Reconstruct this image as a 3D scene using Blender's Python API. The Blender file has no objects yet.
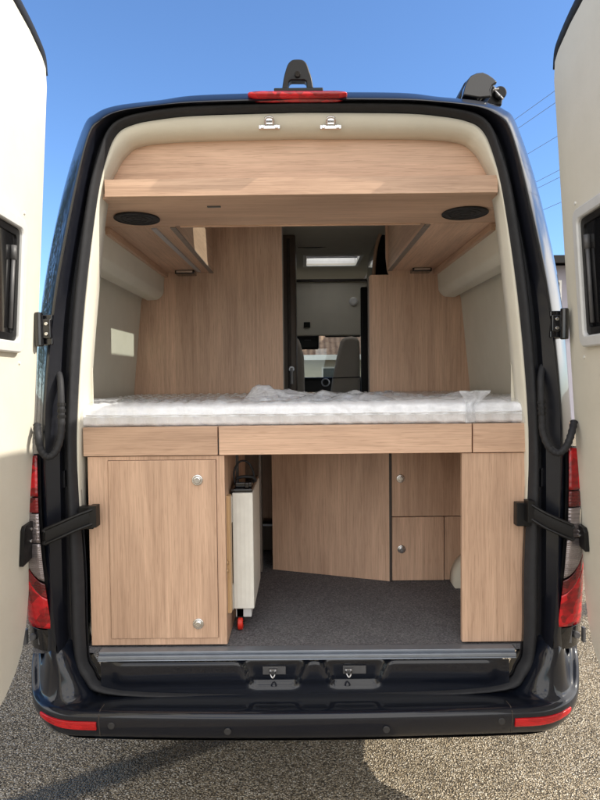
import bpy, bmesh, math, random
from mathutils import Vector, Matrix, noise
random.seed(4)
R = math.radians
scene = bpy.context.scene
COL = scene.collection

# ------------------------------------------------------------------ camera
H, D, F = 1.54, 2.0, 600.0
CAM = Vector((0, -D, H))
pitch, yaw, roll = math.atan(22/F), math.atan(2/F), R(0.6)
fw = Vector((-math.sin(yaw)*math.cos(pitch), math.cos(yaw)*math.cos(pitch), -math.sin(pitch)))
rt0 = Vector((math.cos(yaw), math.sin(yaw), 0))
up0 = rt0.cross(fw)
rt = rt0*math.cos(roll) - up0*math.sin(roll)
up = up0*math.cos(roll) + rt0*math.sin(roll)
cd = bpy.data.cameras.new('camera'); cam = bpy.data.objects.new('camera', cd); COL.objects.link(cam)
m = Matrix((rt, up, -fw)).transposed().to_4x4(); m.translation = CAM
cam.matrix_world = m
cd.sensor_fit = 'VERTICAL'; cd.sensor_height = 24; cd.lens = 24*F/800
cd.clip_start = 0.02; cd.clip_end = 3000
scene.camera = cam

def ray(px, py): return fw + rt*((px-300)/F) + up*((400-py)/F)
def P(px, py, y):
    d = ray(px, py); return CAM + d*((y+D)/d.y)
def G(px, py, z=0):
    d = ray(px, py); return CAM + d*((z-H)/d.z)
def onplane(px, py, o, n):
    d = ray(px, py); return CAM + d*((o-CAM).dot(n)/d.dot(n))

# ------------------------------------------------------------------ materials
class NT:
    def __init__(s, name):
        s.m = bpy.data.materials.new(name); s.m.use_nodes = True
        s.t = s.m.node_tree; s.n = s.t.nodes
        s.b = s.n['Principled BSDF']; s.out = s.n['Material Output']
    def add(s, t, **k):
        n = s.n.new(t)
        for a, v in k.items(): setattr(n, a, v)
        return n
    def ln(s, a, b): s.t.links.new(a, b)
    def coords(s, scale=(1,1,1), random_off=False):
        tc = s.add('ShaderNodeTexCoord'); mp = s.add('ShaderNodeMapping')
        mp.inputs['Scale'].default_value = scale
        v = tc.outputs['Object']
        if random_off:
            oi = s.add('ShaderNodeObjectInfo'); mu = s.add('ShaderNodeMath', operation='MULTIPLY'); mu.inputs[1].default_value = 17.3
            s.ln(oi.outputs['Random'], mu.inputs[0])
            ad = s.add('ShaderNodeVectorMath', operation='ADD'); s.ln(v, ad.inputs[0]); s.ln(mu.outputs[0], ad.inputs[1]); v = ad.outputs[0]
        s.ln(v, mp.inputs['Vector']); return mp.outputs[0]
    def noise(s, v, scale, detail=4, rough=.55, dist=0):
        n = s.add('ShaderNodeTexNoise'); n.inputs['Scale'].default_value = scale; n.inputs['Detail'].default_value = detail
        n.inputs['Roughness'].default_value = rough; n.inputs['Distortion'].default_value = dist
        s.ln(v, n.inputs['Vector']); return n.outputs['Fac']
    def ramp(s, f, stops):
        r = s.add('ShaderNodeValToRGB'); e = r.color_ramp.elements
        while len(e) < len(stops): e.new(.5)
        for x, (p, c) in zip(e, stops): x.position = p; x.color = (*c, 1) if len(c) == 3 else c
        s.ln(f, r.inputs[0]); return r.outputs[0]
    def mix(s, f, a, b, mode='MIX'):
        n = s.add('ShaderNodeMix', data_type='RGBA', blend_type=mode)
        for sock, v in ((n.inputs[0], f), (n.inputs[6], a), (n.inputs[7], b)):
            if hasattr(v, 'is_linked'): s.ln(v, sock)
            elif isinstance(v, (int, float)): sock.default_value = v
            else: sock.default_value = (*v, 1)
        return n.outputs[2]
    def bump(s, h, strength=.2, dist=.002):
        n = s.add('ShaderNodeBump'); n.inputs['Strength'].default_value = strength; n.inputs['Distance'].default_value = dist
        s.ln(h, n.inputs['Height']); s.ln(n.outputs[0], s.b.inputs['Normal'])
    def set(s, **k):
        for a, v in k.items():
            i = s.b.inputs[a.replace('_', ' ')]
            if hasattr(v, 'is_linked'): s.ln(v, i)
            else: i.default_value = (*v, 1) if isinstance(v, tuple) and len(v) == 3 else v
        return s.m

def plain(name, col, rough=.5, metal=0, coat=0, var=.12, vs=25, bump=0, bs=300, spec=.5):
    n = NT(name); v = n.coords()
    f = n.noise(v, vs, 5)
    c = n.ramp(f, [(.3, tuple(x*(1-var) for x in col)), (.7, tuple(min(1, x*(1+var)) for x in col))])
    n.set(Base_Color=c, Roughness=rough, Metallic=metal, Coat_Weight=coat, Coat_Roughness=.05, Specular_IOR_Level=spec)
    rr = n.ramp(n.noise(v, vs*1.7, 4), [(.3, (rough*.85,)*3), (.7, (min(1, rough*1.15),)*3)])
    n.ln(rr, n.b.inputs['Roughness'])
    if bump: n.bump(n.noise(v, bs, 3), bump, .001)
    return n.m

def wood(name, axis, light=(.755,.525,.385), dark=(.53,.352,.252)):
    n = NT(name)
    ai = 'XYZ'.index(axis)
    def sc(along, across):
        s = [across]*3; s[ai] = along; return tuple(s)
    v1 = n.coords(sc(.9, 9), True); v2 = n.coords(sc(2.0, 95), True); v3 = n.coords(sc(7, 420), True)
    a = n.noise(v1, 1, 5, .6, 1.2); b = n.noise(v2, 1, 4, .6, .3); c = n.noise(v3, 1, 2, .5)
    mixd = tuple((l+d)/2 for l, d in zip(light, dark))
    base = n.ramp(a, [(.28, dark), (.5, mixd), (.72, light)])
    st = n.ramp(b, [(.3, (.82,.80,.785)), (.5, (.97,.97,.97)), (.7, (1.06,1.06,1.06))])
    fi = n.ramp(c, [(.33, (.80,.78,.76)), (.55, (1,1,1))])
    v4 = n.coords(sc(.5, 3.2), True); v5 = n.coords(sc(16, 520), True)
    lo = n.ramp(n.noise(v4, 1, 3, .5, .6), [(.3, (.80,.785,.77)), (.7, (1.08,1.07,1.06))])
    po = n.ramp(n.noise(v5, 1, 1, .4), [(.61, (1,1,1)), (.70, (.78,.745,.72))])
    col = n.mix(.8, base, st, 'MULTIPLY'); col = n.mix(.75, col, fi, 'MULTIPLY'); col = n.mix(1.0, col, lo, 'MULTIPLY'); col = n.mix(.8, col, po, 'MULTIPLY')
    n.set(Base_Color=col, Roughness=.42, Specular_IOR_Level=.4)
    n.bump(c, .15, .0006)
    return n.m

M = {}
M['wood_h'] = wood('oak_laminate_horizontal', 'X')
M['wood_v'] = wood('oak_laminate_vertical', 'Z')
M['wood_d'] = wood('oak_laminate_lengthwise', 'Y')
M['pine'] = wood('pale_pine', 'Z', (.66,.46,.26), (.52,.33,.17))
M['edge'] = plain('grey_edge_band', (.22,.19,.17), .45)
M['dark_edge'] = plain('dark_joint', (.05,.04,.035), .6)

def paint():
    n = NT('dark_blue_metallic_paint'); v = n.coords()
    f = n.noise(v, 900, 2)
    c = n.ramp(f, [(.35, (.003,.004,.008)), (.7, (.008,.011,.020))])
    n.set(Base_Color=c, Roughness=.34, Metallic=.0, Coat_Weight=.8, Coat_Roughness=.025, Specular_IOR_Level=.15)
    return n.m
M['paint'] = paint()
M['jamb'] = plain('satin_dark_jamb', (.007,.008,.013), .35, 0, .15, bump=.05, spec=.35)
M['rubber'] = plain('black_rubber', (.022,.023,.027), .6, bump=.15, bs=200, spec=.3)
M['black'] = plain('black_plastic', (.007,.007,.008), .42, bump=.1, spec=.3)
M['grey_plastic'] = plain('grey_plastic', (.09,.09,.095), .45)
M['wire'] = plain('weathered_cable', (.16,.16,.17), .6)
M['sensor'] = plain('dark_sensor_plastic', (.022,.022,.024), .5)
M['gloss_black'] = plain('gloss_black', (.008,.008,.01), .12, 0, .5)

def fabric(name, a, b):
    n = NT(name); v = n.coords()
    f = n.noise(v, 7, 6, .6); g = n.noise(v, 420, 2, .6); k = n.noise(v, 70, 4, .6)
    c = n.mix(.12, n.ramp(f, [(.3, b), (.7, a)]), n.ramp(k, [(.3, b), (.7, a)]))
    n.set(Base_Color=c, Roughness=.85, Specular_IOR_Level=.2, Sheen_Weight=.15)
    n.bump(g, .35, .0015)
    return n.m
M['cream'] = fabric('cream_vinyl_lining', (.68,.65,.56), (.63,.60,.51))
M['olive'] = fabric('grey_beige_headlining', (.62,.59,.50), (.57,.54,.46))
M['seat'] = fabric('taupe_seat_cloth', (.58,.53,.46), (.52,.47,.41))
M['carpet'] = None
def carpet():
    n = NT('charcoal_carpet'); v = n.coords()
    k = n.noise(v, 160, 4, .7); f = n.noise(v, 6, 4)
    c = n.ramp(k, [(.3, (.035,.035,.04)), (.55, (.16,.16,.175)), (.75, (.36,.36,.38))])
    c = n.mix(.25, c, n.ramp(f, [(.3, (.10,.10,.11)), (.7, (.19,.19,.2))]))
    n.set(Base_Color=c, Roughness=.95, Specular_IOR_Level=.1); n.bump(n.noise(v, 500, 2), .8, .003)
    return n.m
M['carpet'] = carpet()
M['alu'] = plain('brushed_aluminium', (.50,.53,.58), .38, .55, var=.06)
M['sill_alu'] = plain('dull_sill_aluminium', (.24,.27,.32), .42, .6, var=.06)
M['dull_steel'] = plain('dull_steel', (.45,.45,.46), .3, 1, var=.05)
M['chrome'] = plain('bright_steel', (.72,.72,.72), .18, 1, var=.03)
M['white_metal'] = plain('white_coated_metal', (.74,.73,.68), .42, var=.05)
M['white_plastic'] = plain('white_plastic', (.72,.72,.70), .4, var=.04)
M['grey_frame'] = plain('pale_grey_window_frame', (.60,.61,.61), .4, var=.04)
M['red_plastic'] = plain('red_plastic', (.65,.03,.015), .35)
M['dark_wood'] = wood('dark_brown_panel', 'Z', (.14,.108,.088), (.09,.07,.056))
M['mattress'] = fabric('white_quilted_ticking', (.90,.905,.92), (.87,.875,.89))

def lens(name, col, scale, deep, facets=True):
    n = NT(name); v = n.coords()
    w = n.add('ShaderNodeTexWave', wave_type='BANDS', bands_direction='Z'); w.inputs['Scale'].default_value = scale
    w.inputs['Distortion'].default_value = 3; w.inputs['Detail'].default_value = 1; w.inputs['Detail Scale'].default_value = 6
    n.ln(v, w.inputs['Vector'])
    vo = n.add('ShaderNodeTexVoronoi'); vo.inputs['Scale'].default_value = 30; n.ln(v, vo.inputs['Vector'])
    sp = n.add('ShaderNodeSeparateColor'); n.ln(vo.outputs['Color'], sp.inputs[0])
    c = n.mix(n.ramp(sp.outputs[0] if facets else n.noise(n.coords((1,1,6)), 5, 2), [(.3, (0,0,0)), (.75, (1,1,1))]), deep, col)
    c = n.mix(.3, c, n.ramp(w.outputs['Fac'], [(0, tuple(x*.5 for x in col)), (1, col)]))
    n.set(Base_Color=c, Roughness=.14, Coat_Weight=.5, Coat_Roughness=.02, Specular_IOR_Level=.4)
    n.bump(w.outputs['Fac'], .25, .003)
    return n.m
M['red_lens'] = lens('red_lamp_lens', (.60,.006,.014), 14, (.14,.002,.004))
M['clear_lens'] = lens('clear_lamp_lens', (.48,.43,.44), 26, (.14,.11,.12), False)
M['clear_lens'].node_tree.nodes['Principled BSDF'].inputs['Metallic'].default_value = .6
M['dark_red'] = lens('dark_red_lens', (.20,.004,.008), 30, (.05,.002,.003))
M['ribbed_lens'] = lens('ribbed_lamp_lens', (.42,.38,.39), 45, (.16,.13,.14), False)
M['ribbed_lens'].node_tree.nodes['Principled BSDF'].inputs['Metallic'].default_value = .6
M['reflector'] = lens('red_reflector', (.55,.004,.010), 60, (.40,.003,.007))

def glass(name, tint, trans):
    n = NT(name)
    g = n.add('ShaderNodeBsdfGlossy'); g.inputs['Roughness'].default_value = .02
    t = n.add('ShaderNodeBsdfTransparent'); t.inputs[0].default_value = (*tint, 1)
    mx = n.add('ShaderNodeMixShader'); mx.inputs[0].default_value = .07; n.ln(t.outputs[0], mx.inputs[1]); n.ln(g.outputs[0], mx.inputs[2])
    n.ln(mx.outputs[0], n.out.inputs[0]); n.n.remove(n.b)
    return n.m
M['glass'] = glass('windscreen_glass', (.75,.8,.8), 1)
M['tint'] = plain('smoked_acrylic', (.008,.008,.009), .08, 0, .6)
def film(name, lo, hi):
    n = NT(name); v = n.coords()
    g = n.add('ShaderNodeBsdfGlossy'); g.inputs['Roughness'].default_value = .07
    df = n.add('ShaderNodeBsdfTranslucent'); df.inputs[0].default_value = (.85,.87,.9,1)
    d2 = n.add('ShaderNodeBsdfDiffuse'); d2.inputs[0].default_value = (.82,.84,.87,1)
    t = n.add('ShaderNodeBsdfTransparent'); t.inputs[0].default_value = (.97,.98,1,1)
    hz = n.add('ShaderNodeMixShader'); hz.inputs[0].default_value = .5; n.ln(df.outputs[0], hz.inputs[1]); n.ln(d2.outputs[0], hz.inputs[2])
    a = n.add('ShaderNodeMixShader'); n.ln(t.outputs[0], a.inputs[1]); n.ln(hz.outputs[0], a.inputs[2])
    k = n.ramp(n.noise(v, 26, 5, .65, 1), [(.35, (lo,)*3), (.7, (hi,)*3)]); n.ln(k, a.inputs[0])
    lw = n.add('ShaderNodeLayerWeight'); lw.inputs[0].default_value = .5
    b = n.add('ShaderNodeMixShader'); n.ln(n.ramp(lw.outputs['Facing'], [(0, (.05,)*3), (.5, (.10,)*3), (.8, (.32,)*3), (1, (.8,)*3)]), b.inputs[0]); n.ln(a.outputs[0], b.inputs[1]); n.ln(g.outputs[0], b.inputs[2])
    bp = n.add('ShaderNodeBump'); bp.inputs['Strength'].default_value = .8; bp.inputs['Distance'].default_value = .007
    rn = n.add('ShaderNodeTexNoise', noise_type='RIDGED_MULTIFRACTAL'); rn.inputs['Scale'].default_value = 8; rn.inputs['Detail'].default_value = 3; rn.inputs['Roughness'].default_value = .6; rn.inputs['Distortion'].default_value = 1.2
    n.ln(v, rn.inputs['Vector']); n.ln(rn.outputs['Fac'], bp.inputs['Height'])
    for s in (g, df, d2): n.ln(bp.outputs[0], s.inputs['Normal'])
    n.ln(b.outputs[0], n.out.inputs[0]); n.n.remove(n.b)
    return n.m
M['film'] = film('clear_plastic_film', .03, .20); M['film_fold'] = film('bunched_plastic_film', .35, .75)
def opal():
    n = NT('opal_acrylic'); t = n.add('ShaderNodeBsdfTranslucent'); t.inputs[0].default_value = (.97,.97,.97,1)
    p = n.add('ShaderNodeBsdfTransparent'); mx = n.add('ShaderNodeMixShader'); mx.inputs[0].default_value = .35
    n.ln(t.outputs[0], mx.inputs[1]); n.ln(p.outputs[0], mx.inputs[2]); n.ln(mx.outputs[0], n.out.inputs[0]); n.n.remove(n.b); return n.m
M['opal'] = opal()

def gravel():
    n = NT('fine_beige_gravel'); v = n.coords()
    wp = n.add('ShaderNodeTexNoise'); wp.inputs['Scale'].default_value = 60; n.ln(v, wp.inputs['Vector'])
    vm = n.add('ShaderNodeVectorMath', operation='MULTIPLY_ADD'); vm.inputs[1].default_value = (.006,)*3
    n.ln(wp.outputs['Color'], vm.inputs[0]); n.ln(v, vm.inputs[2])
    cols, hs = [], []
    for s in (140, 235):
        vo = n.add('ShaderNodeTexVoronoi'); vo.inputs['Scale'].default_value = s; n.ln(vm.outputs[0], vo.inputs['Vector'])
        sp = n.add('ShaderNodeSeparateColor'); n.ln(vo.outputs['Color'], sp.inputs[0])
        cols.append(n.ramp(sp.outputs[0], [(0, (.05,.042,.032)), (.25, (.19,.15,.10)), (.5, (.42,.34,.225)), (.75, (.62,.53,.385)), (1, (.88,.83,.72))]))
        hs.append(vo.outputs['Distance'])
    pick = n.ramp(n.noise(v, 90, 3), [(.47, (0,0,0)), (.53, (1,1,1))])
    c = n.mix(pick, cols[0], cols[1])
    gap = n.ramp(hs[0], [(.22, (1,1,1)), (.7, (.28,.27,.26))]); c = n.mix(.9, c, gap, 'MULTIPLY')
    big = n.ramp(n.noise(v, 1.6, 5, .6), [(.3, (.80,.79,.78)), (.7, (1.12,1.1,1.08))]); c = n.mix(.8, c, big, 'MULTIPLY')
    # a shadow streak painted into the stone colour (darker, glossier)
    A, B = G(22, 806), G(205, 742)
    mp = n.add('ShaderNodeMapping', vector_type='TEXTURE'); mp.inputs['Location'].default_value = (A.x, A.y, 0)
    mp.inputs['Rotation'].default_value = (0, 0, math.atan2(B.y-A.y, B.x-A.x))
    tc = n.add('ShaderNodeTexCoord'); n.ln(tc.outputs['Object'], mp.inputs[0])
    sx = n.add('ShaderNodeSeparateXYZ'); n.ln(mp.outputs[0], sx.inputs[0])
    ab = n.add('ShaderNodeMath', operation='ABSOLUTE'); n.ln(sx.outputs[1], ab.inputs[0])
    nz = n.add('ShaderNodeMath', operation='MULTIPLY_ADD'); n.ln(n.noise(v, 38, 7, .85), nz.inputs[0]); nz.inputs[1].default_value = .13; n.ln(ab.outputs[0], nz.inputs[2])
    shadow_streak = n.ramp(nz.outputs[0], [(.112, (1,1,1)), (.15, (0,0,0))])
    c = n.mix(shadow_streak, c, n.mix(1.0, c, (.30,.29,.28), 'MULTIPLY'))
    ro = n.mix(shadow_streak, (.85,.85,.85), (.4,.4,.4))
    n.set(Base_Color=c, Roughness=ro, Specular_IOR_Level=.3)
    inv = n.add('ShaderNodeMath', operation='SUBTRACT'); inv.inputs[0].default_value = 1; n.ln(hs[0], inv.inputs[1])
    n.bump(inv.outputs[0], 1.0, .008)
    return n.m
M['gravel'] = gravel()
def stucco(name, c): return plain(name, c, .85, var=.06, vs=3, bump=.4, bs=60)
M['stucco'] = stucco('cream_render', (.55,.50,.40)); M['lilac'] = stucco('pale_grey_render', (.33,.32,.38))
def tiles():
    n = NT('terracotta_tiles'); v = n.coords()
    w = n.add('ShaderNodeTexWave', wave_type='BANDS', bands_direction='X'); w.inputs['Scale'].default_value = 1.5; n.ln(v, w.inputs['Vector'])
    w2 = n.add('ShaderNodeTexWave', wave_type='BANDS', bands_direction='Y', wave_profile='SAW'); w2.inputs['Scale'].default_value = 1.0; n.ln(v, w2.inputs['Vector'])
    c = n.mix(.6, n.ramp(n.noise(v, 5, 4), [(.3, (.30,.17,.11)), (.7, (.48,.31,.21))]), n.ramp(w.outputs['Fac'], [(0, (.35,.3,.3)), (.6, (1,1,1))]), 'MULTIPLY')
    n.set(Base_Color=c, Roughness=.8); n.bump(w.outputs['Fac'], .8, .05); return n.m
M['tiles'] = tiles()

# ------------------------------------------------------------------ mesh helpers
def BM(): return bmesh.new()
def box(bm, x0, x1, y0, y1, z0, z1):
    x0, x1 = min(x0,x1), max(x0,x1); y0, y1 = min(y0,y1), max(y0,y1); z0, z1 = min(z0,z1), max(z0,z1)
    v = [bm.verts.new(p) for p in ((x0,y0,z0),(x1,y0,z0),(x1,y1,z0),(x0,y1,z0),(x0,y0,z1),(x1,y0,z1),(x1,y1,z1),(x0,y1,z1))]
    for f in ((0,3,2,1),(4,5,6,7),(0,1,5,4),(1,2,6,5),(2,3,7,6),(3,0,4,7)): bm.faces.new([v[i] for i in f])
    return bm
def bx(*a): return box(BM(), *a)
def prism(bm, pts, off):
    """closed outline pts (3D) extruded by vector off"""
    off = Vector(off)
    a = [bm.verts.new(Vector(p)) for p in pts]; b = [bm.verts.new(Vector(p)+off) for p in pts]
    n = len(a)
    bm.faces.new(a); bm.faces.new(b[::-1])
    for i in range(n): bm.faces.new((a[i], b[i], b[(i+1)%n], a[(i+1)%n]))
    return bm
def grid(bm, rows, close=False):
    vs = [[bm.verts.new(Vector(p)) for p in r] for r in rows]
    n = len(rows[0])
    for i in range(len(rows)-1):
        for j in range(n if close else n-1):
            bm.faces.new((vs[i][j], vs[i][(j+1)%n], vs[i+1][(j+1)%n], vs[i+1][j]))
    return vs
def tube(bm, path, r, seg=10, caps=True):
    path = [Vector(p) for p in path]; rings = []
    rr = r if hasattr(r, '__len__') else [r]*len(path)
    prev = None
    for i, p in enumerate(path):
        t = (path[min(i+1, len(path)-1)] - path[max(i-1, 0)]).normalized()
        a = prev if prev is not None else (Vector((0,0,1)) if abs(t.z) < .9 else Vector((1,0,0)))
        a = (a - t*a.dot(t)).normalized(); prev = a; b = t.cross(a)
        rings.append([p + (a*math.cos(2*math.pi*k/seg) + b*math.sin(2*math.pi*k/seg))*rr[i] for k in range(seg)])
    vs = grid(bm, rings, True)
    if caps:
        bm.faces.new(vs[0][::-1]); bm.faces.new(vs[-1])
    return bm
def disc(bm, c, axis, r, h, seg=28, rtop=None):
    c = Vector(c); axis = Vector(axis).normalized()
    return tube(bm, [c, c+axis*h*.75, c+axis*h], [r, r, rtop if rtop else r*.85], seg)
def smooth_path(pts, n=6):
    pts = [Vector(p) for p in pts]; out = []
    for i in range(len(pts)-1):
        p0, p1, p2, p3 = pts[max(i-1,0)], pts[i], pts[i+1], pts[min(i+2,len(pts)-1)]
        for k in range(n):
            t = k/n
            out.append(.5*((2*p1)+(p2-p0)*t+(2*p0-5*p1+4*p2-p3)*t*t+(3*p1-p0-3*p2+p3)*t**3))
    out.append(pts[-1]); return out
def empty(name, loc, label, cat, group=None):
    o = bpy.data.objects.new(name, None); COL.objects.link(o); o.location = loc
    o['label'] = label; o['category'] = cat
    if group: o['group'] = group
    return o
def wloc(o):
    v = Vector((0,0,0))
    while o: v = v + o.location; o = o.parent
    return v
def obj(name, bm, mat, parent=None, bevel=0, smooth=False, seg=2, origin=None, solid=0, sub=0, label=None):
    bmesh.ops.recalc_face_normals(bm, faces=bm.faces[:])
    me = bpy.data.meshes.new(name)
    o = bpy.data.objects.new(name, me); COL.objects.link(o)
    base = wloc(parent) if parent else Vector((0,0,0))
    if origin is None:
        cs = [v.co for v in bm.verts]
        org = sum(cs, Vector())/len(cs)
    else: org = Vector(origin)
    bmesh.ops.translate(bm, verts=bm.verts[:], vec=-org)
    bm.to_mesh(me); bm.free()
    me.materials.append(mat)
    if parent: o.parent = parent
    o.location = org - base
    if smooth:
        for p in me.polygons: p.use_smooth = True
    if sub:
        md = o.modifiers.new('sub', 'SUBSURF'); md.levels = md.render_levels = sub
    if solid:
        md = o.modifiers.new('solid', 'SOLIDIFY'); md.thickness = solid; md.offset = 0
    if bevel:
        md = o.modifiers.new('bev', 'BEVEL'); md.width = bevel; md.segments = seg; md.limit_method = 'ANGLE'; md.angle_limit = R(35)
        for p in me.polygons: p.use_smooth = True
        w = o.modifiers.new('wn', 'WEIGHTED_NORMAL'); w.keep_sharp = True
    if label: o['label'] = label
    return o
def tag(o, label, cat, group=None):
    o['label'] = label; o['category'] = cat
    if group: o['group'] = group
    return o
def zz(py, d): return H + (378-py)/600*d
def xx(px, d): return (px-302)/600*d

# ------------------------------------------------------------------ setting
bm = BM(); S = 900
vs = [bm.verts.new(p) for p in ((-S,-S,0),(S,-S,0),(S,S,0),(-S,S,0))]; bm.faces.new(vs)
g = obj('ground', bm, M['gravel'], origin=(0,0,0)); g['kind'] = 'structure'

# ------------------------------------------------------------------ the van
van = empty('camper_van', (0, 2.6, 0), 'dark blue high roof camper van with both rear doors open on its oak interior', 'camper van')

def loop(pts, y):
    """control points of the left half, photographed at depth y -> smooth closed loop"""
    ys = y if hasattr(y, '__len__') else [y]*len(pts)
    L = [P(px, py, yy) for (px, py), yy in zip(pts, ys)]
    L[0].x = 0; L[-1].x = 0
    L = smooth_path(L, 6)
    right = [Vector((-p.x, p.y, p.z)) for p in L[1:-1]][::-1]
    return L + right
C0 = [(302,92),(200,95),(160,100),(116,105.6),(95,114),(82,130),(61,200),(42,300),(35,400),(32,470),(30,570),(30,640),(34,686),(80,712),(302,722)]
C1 = [(302,99),(200,102),(160,105),(120,111),(100,121),(88,139),(74,200),(56,300),(46,400),(46,470),(51,570),(56,640),(66,680),(110,703),(302,707)]
C2 = [(302,101.5),(200,104),(160,107),(122,114),(105,126),(94,146),(82,200),(66,300),(60,400),(60,470),(62,570),(64,640),(72,677),(113,699),(302,703)]
C3 = [(302,103.5),(200,106),(160,110),(124,118),(108,131),(99,155),(87,200),(74,300),(68,400),(67,470),(70,570),(73,645),(84,679),(120,694),(302,698)]
C5 = [(302,112),(200,115),(160,119),(133,124.5),(117,134),(107,157),(97.5,200),(85,300),(78,400),(77.5,470),(84,570),(86,640),(92,668),(125,688),(302,692)]
C6 = [(302,136),(200,138.5),(156,141),(136,145),(126,152),(116,166),(104,200),(94,300),(86.5,400),(84.5,470),(85,570),(87,640),(94,666),(126,685),(302,689)]
def lerp(A, B, t, y=None):
    o = [a.lerp(b, t) for a, b in zip(A, B)]
    if y is not None:
        for p in o: p.y = y
    return o
Y0 = [.035]*4 + [.05,.08,.11] + [.12]*8
l0 = loop(C0, Y0); l1 = loop(C1, -.02); l2 = loop(C2, .01); l2b = [Vector((p.x, .05, p.z)) for p in l2]
l3 = loop(C3, .03); l3b = [Vector((p.x, .05, p.z)) for p in l3]; l5 = loop(C5, .035)
mid = lerp(l3, l5, .5)
# outer body: rear corner roll plus sides and roof
half = 11*6                                           # points down to the sill
def cut(Lp):
    n = len(Lp); left = Lp[:half+1]; right = Lp[n-half:]
    a = [p.copy() for p in left]; b = [p.copy() for p in right]
    e0 = a[-1].copy(); e0.z = .61; e1 = b[0].copy(); e1.z = .61
    return [e1] + b + a[0:] + [e0]
rows = [cut(l1)]
for t, f in ((.14, .02), (.30, .12), (.55, .36), (.80, .66), (.94, .86), (1, 1)):
    rows.append(cut(loop([(a[0]+(b[0]-a[0])*t, a[1]+(b[1]-a[1])*t) for a, b in zip(C1, C0)], [-.02+(yy+.02)*f for yy in Y0])))
base = cut(l0)
def scaled(y, sx, sz):
    return [Vector((p.x*sx, max(y, p.y+.03+.1*(y-.3)) if y < .5 else y, p.z + (sz if p.z > 1.9 else 0))) for p in base]
ys = [.3, .45, .76, 1.2, 2.7, 3.1, 3.6, 4.4]
vent = (-.33, .22, .76, 1.2); vent2 = (.05, .46, 2.7, 3.1)
for y in ys: rows.append(scaled(y, 1.0+.06*min(1, (y-.1)/.5), .03*min(1, (y-.1)/.8)))
bm = BM(); vv = grid(bm, rows)
kill = []
for f in bm.faces:
    c = f.calc_center_median()
    if c.z > 2.3:
        for a in (vent, vent2):
            if a[0] < c.x < a[1] and a[2] < c.y < a[3]: kill.append(f)
    elif c.y > 3.6 and 1.35 < c.z < 1.98: kill.append(f)          # cab side windows
bmesh.ops.delete(bm, geom=kill, context='FACES')
obj('body_shell', bm, M['paint'], van, smooth=True)
# cab nose: pillars and header round the windscreen, bonnet
ztop = max(p.z for p in rows[-1]); wsb, wst = zz(392, 6.2), zz(326, 6.2)
bm = BM(); box(bm, -1.0, 1.0, 4.40, 4.46, wst+.02, ztop-.25); box(bm, -1.0, 1.0, 4.40, 4.46, .5, wsb)
box(bm, -1.0, -.86, 4.40, 4.46, wsb, wst+.02); box(bm, .86, 1.0, 4.40, 4.46, wsb, wst+.02)
obj('cab_front', bm, M['paint'], van, bevel=.01)
obj('windscreen', bx(-.86, .86, 4.43, 4.436, wsb, wst+.02), M['glass'], van)
obj('underbody', bx(-.90, .90, .12, 4.4, .56, .598), M['black'], van)
# jamb, seal, trim
bm = BM(); grid(bm, [l1, lerp(l1, l2, .25, -.012), l2, l2b, l3b, lerp(l3b, l5, .5, .055), lerp(l5, l5, 0, .06)], True)
obj('door_frame', bm, M['jamb'], van, smooth=False, bevel=.003)
bm = BM()
sr = []
for k in range(7):
    t = k/6; sr.append([a.lerp(b, t) + Vector((0, -.028*math.sin(math.pi*t)**.7 if 0 < t < 1 else 0, 0)) for a, b in zip(l3, l5)])
grid(bm, sr, True)
obj('weather_seal', bm, M['rubber'], van, smooth=True)
# cream trim ring: only the upper part down to the bed front, left and right legs taper out
l6 = loop(C6, .09); N = len(l6); kend = 6*9+3
idx = list(range(N-kend, N)) + list(range(0, kend+1))
A = [l5[i] + Vector((0, .004, 0)) for i in idx]; B = [l6[i] for i in idx]
bm = BM()
rr = []
for t, dy in ((0, .02), (.08, -.004), (.3, -.004), (.6, .004), (.85, .02), (1, .045)):
    rr.append([Vector((a.x+(b.x-a.x)*t, .04+dy, a.z+(b.z-a.z)*t)) for a, b in zip(A, B)])
rr.append([Vector((b.x, .13, b.z)) for b in B])
grid(bm, rr)
obj('aperture_trim', bm, M['cream'], van, smooth=True, solid=.004)
bm = BM()       # black lower reveal between seal and furniture
idx2 = list(range(kend-2, N-kend+3))
grid(bm, [[l5[i]+Vector((0,.012,0)) for i in idx2], [Vector((l6[i].x*1.0, .13, l6[i].z)) for i in idx2]])
obj('lower_reveal', bm, M['jamb'], van, smooth=True)

# header strikers
for px in (269.5, 330.5):
    o = P(px, 125, .05)
    bm = BM(); box(bm, o.x-.035, o.x+.035, .040, .052, o.z-.016, o.z-.004)
    for s in (-1, 1): disc(bm, (o.x+s*.024, .041, o.z-.010), (0,-1,0), .0065, .005, 12)
    tube(bm, smooth_path([(o.x-.012,.045,o.z-.006),(o.x-.012,.02,o.z+.010),(o.x+.012,.02,o.z+.010),(o.x+.012,.045,o.z-.006)], 4), .004, 8)
    box(bm, o.x-.012, o.x+.012, .034, .05, o.z-.004, o.z+.018)
    obj('door_striker', bm, M['chrome'], van, bevel=.0015)

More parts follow.
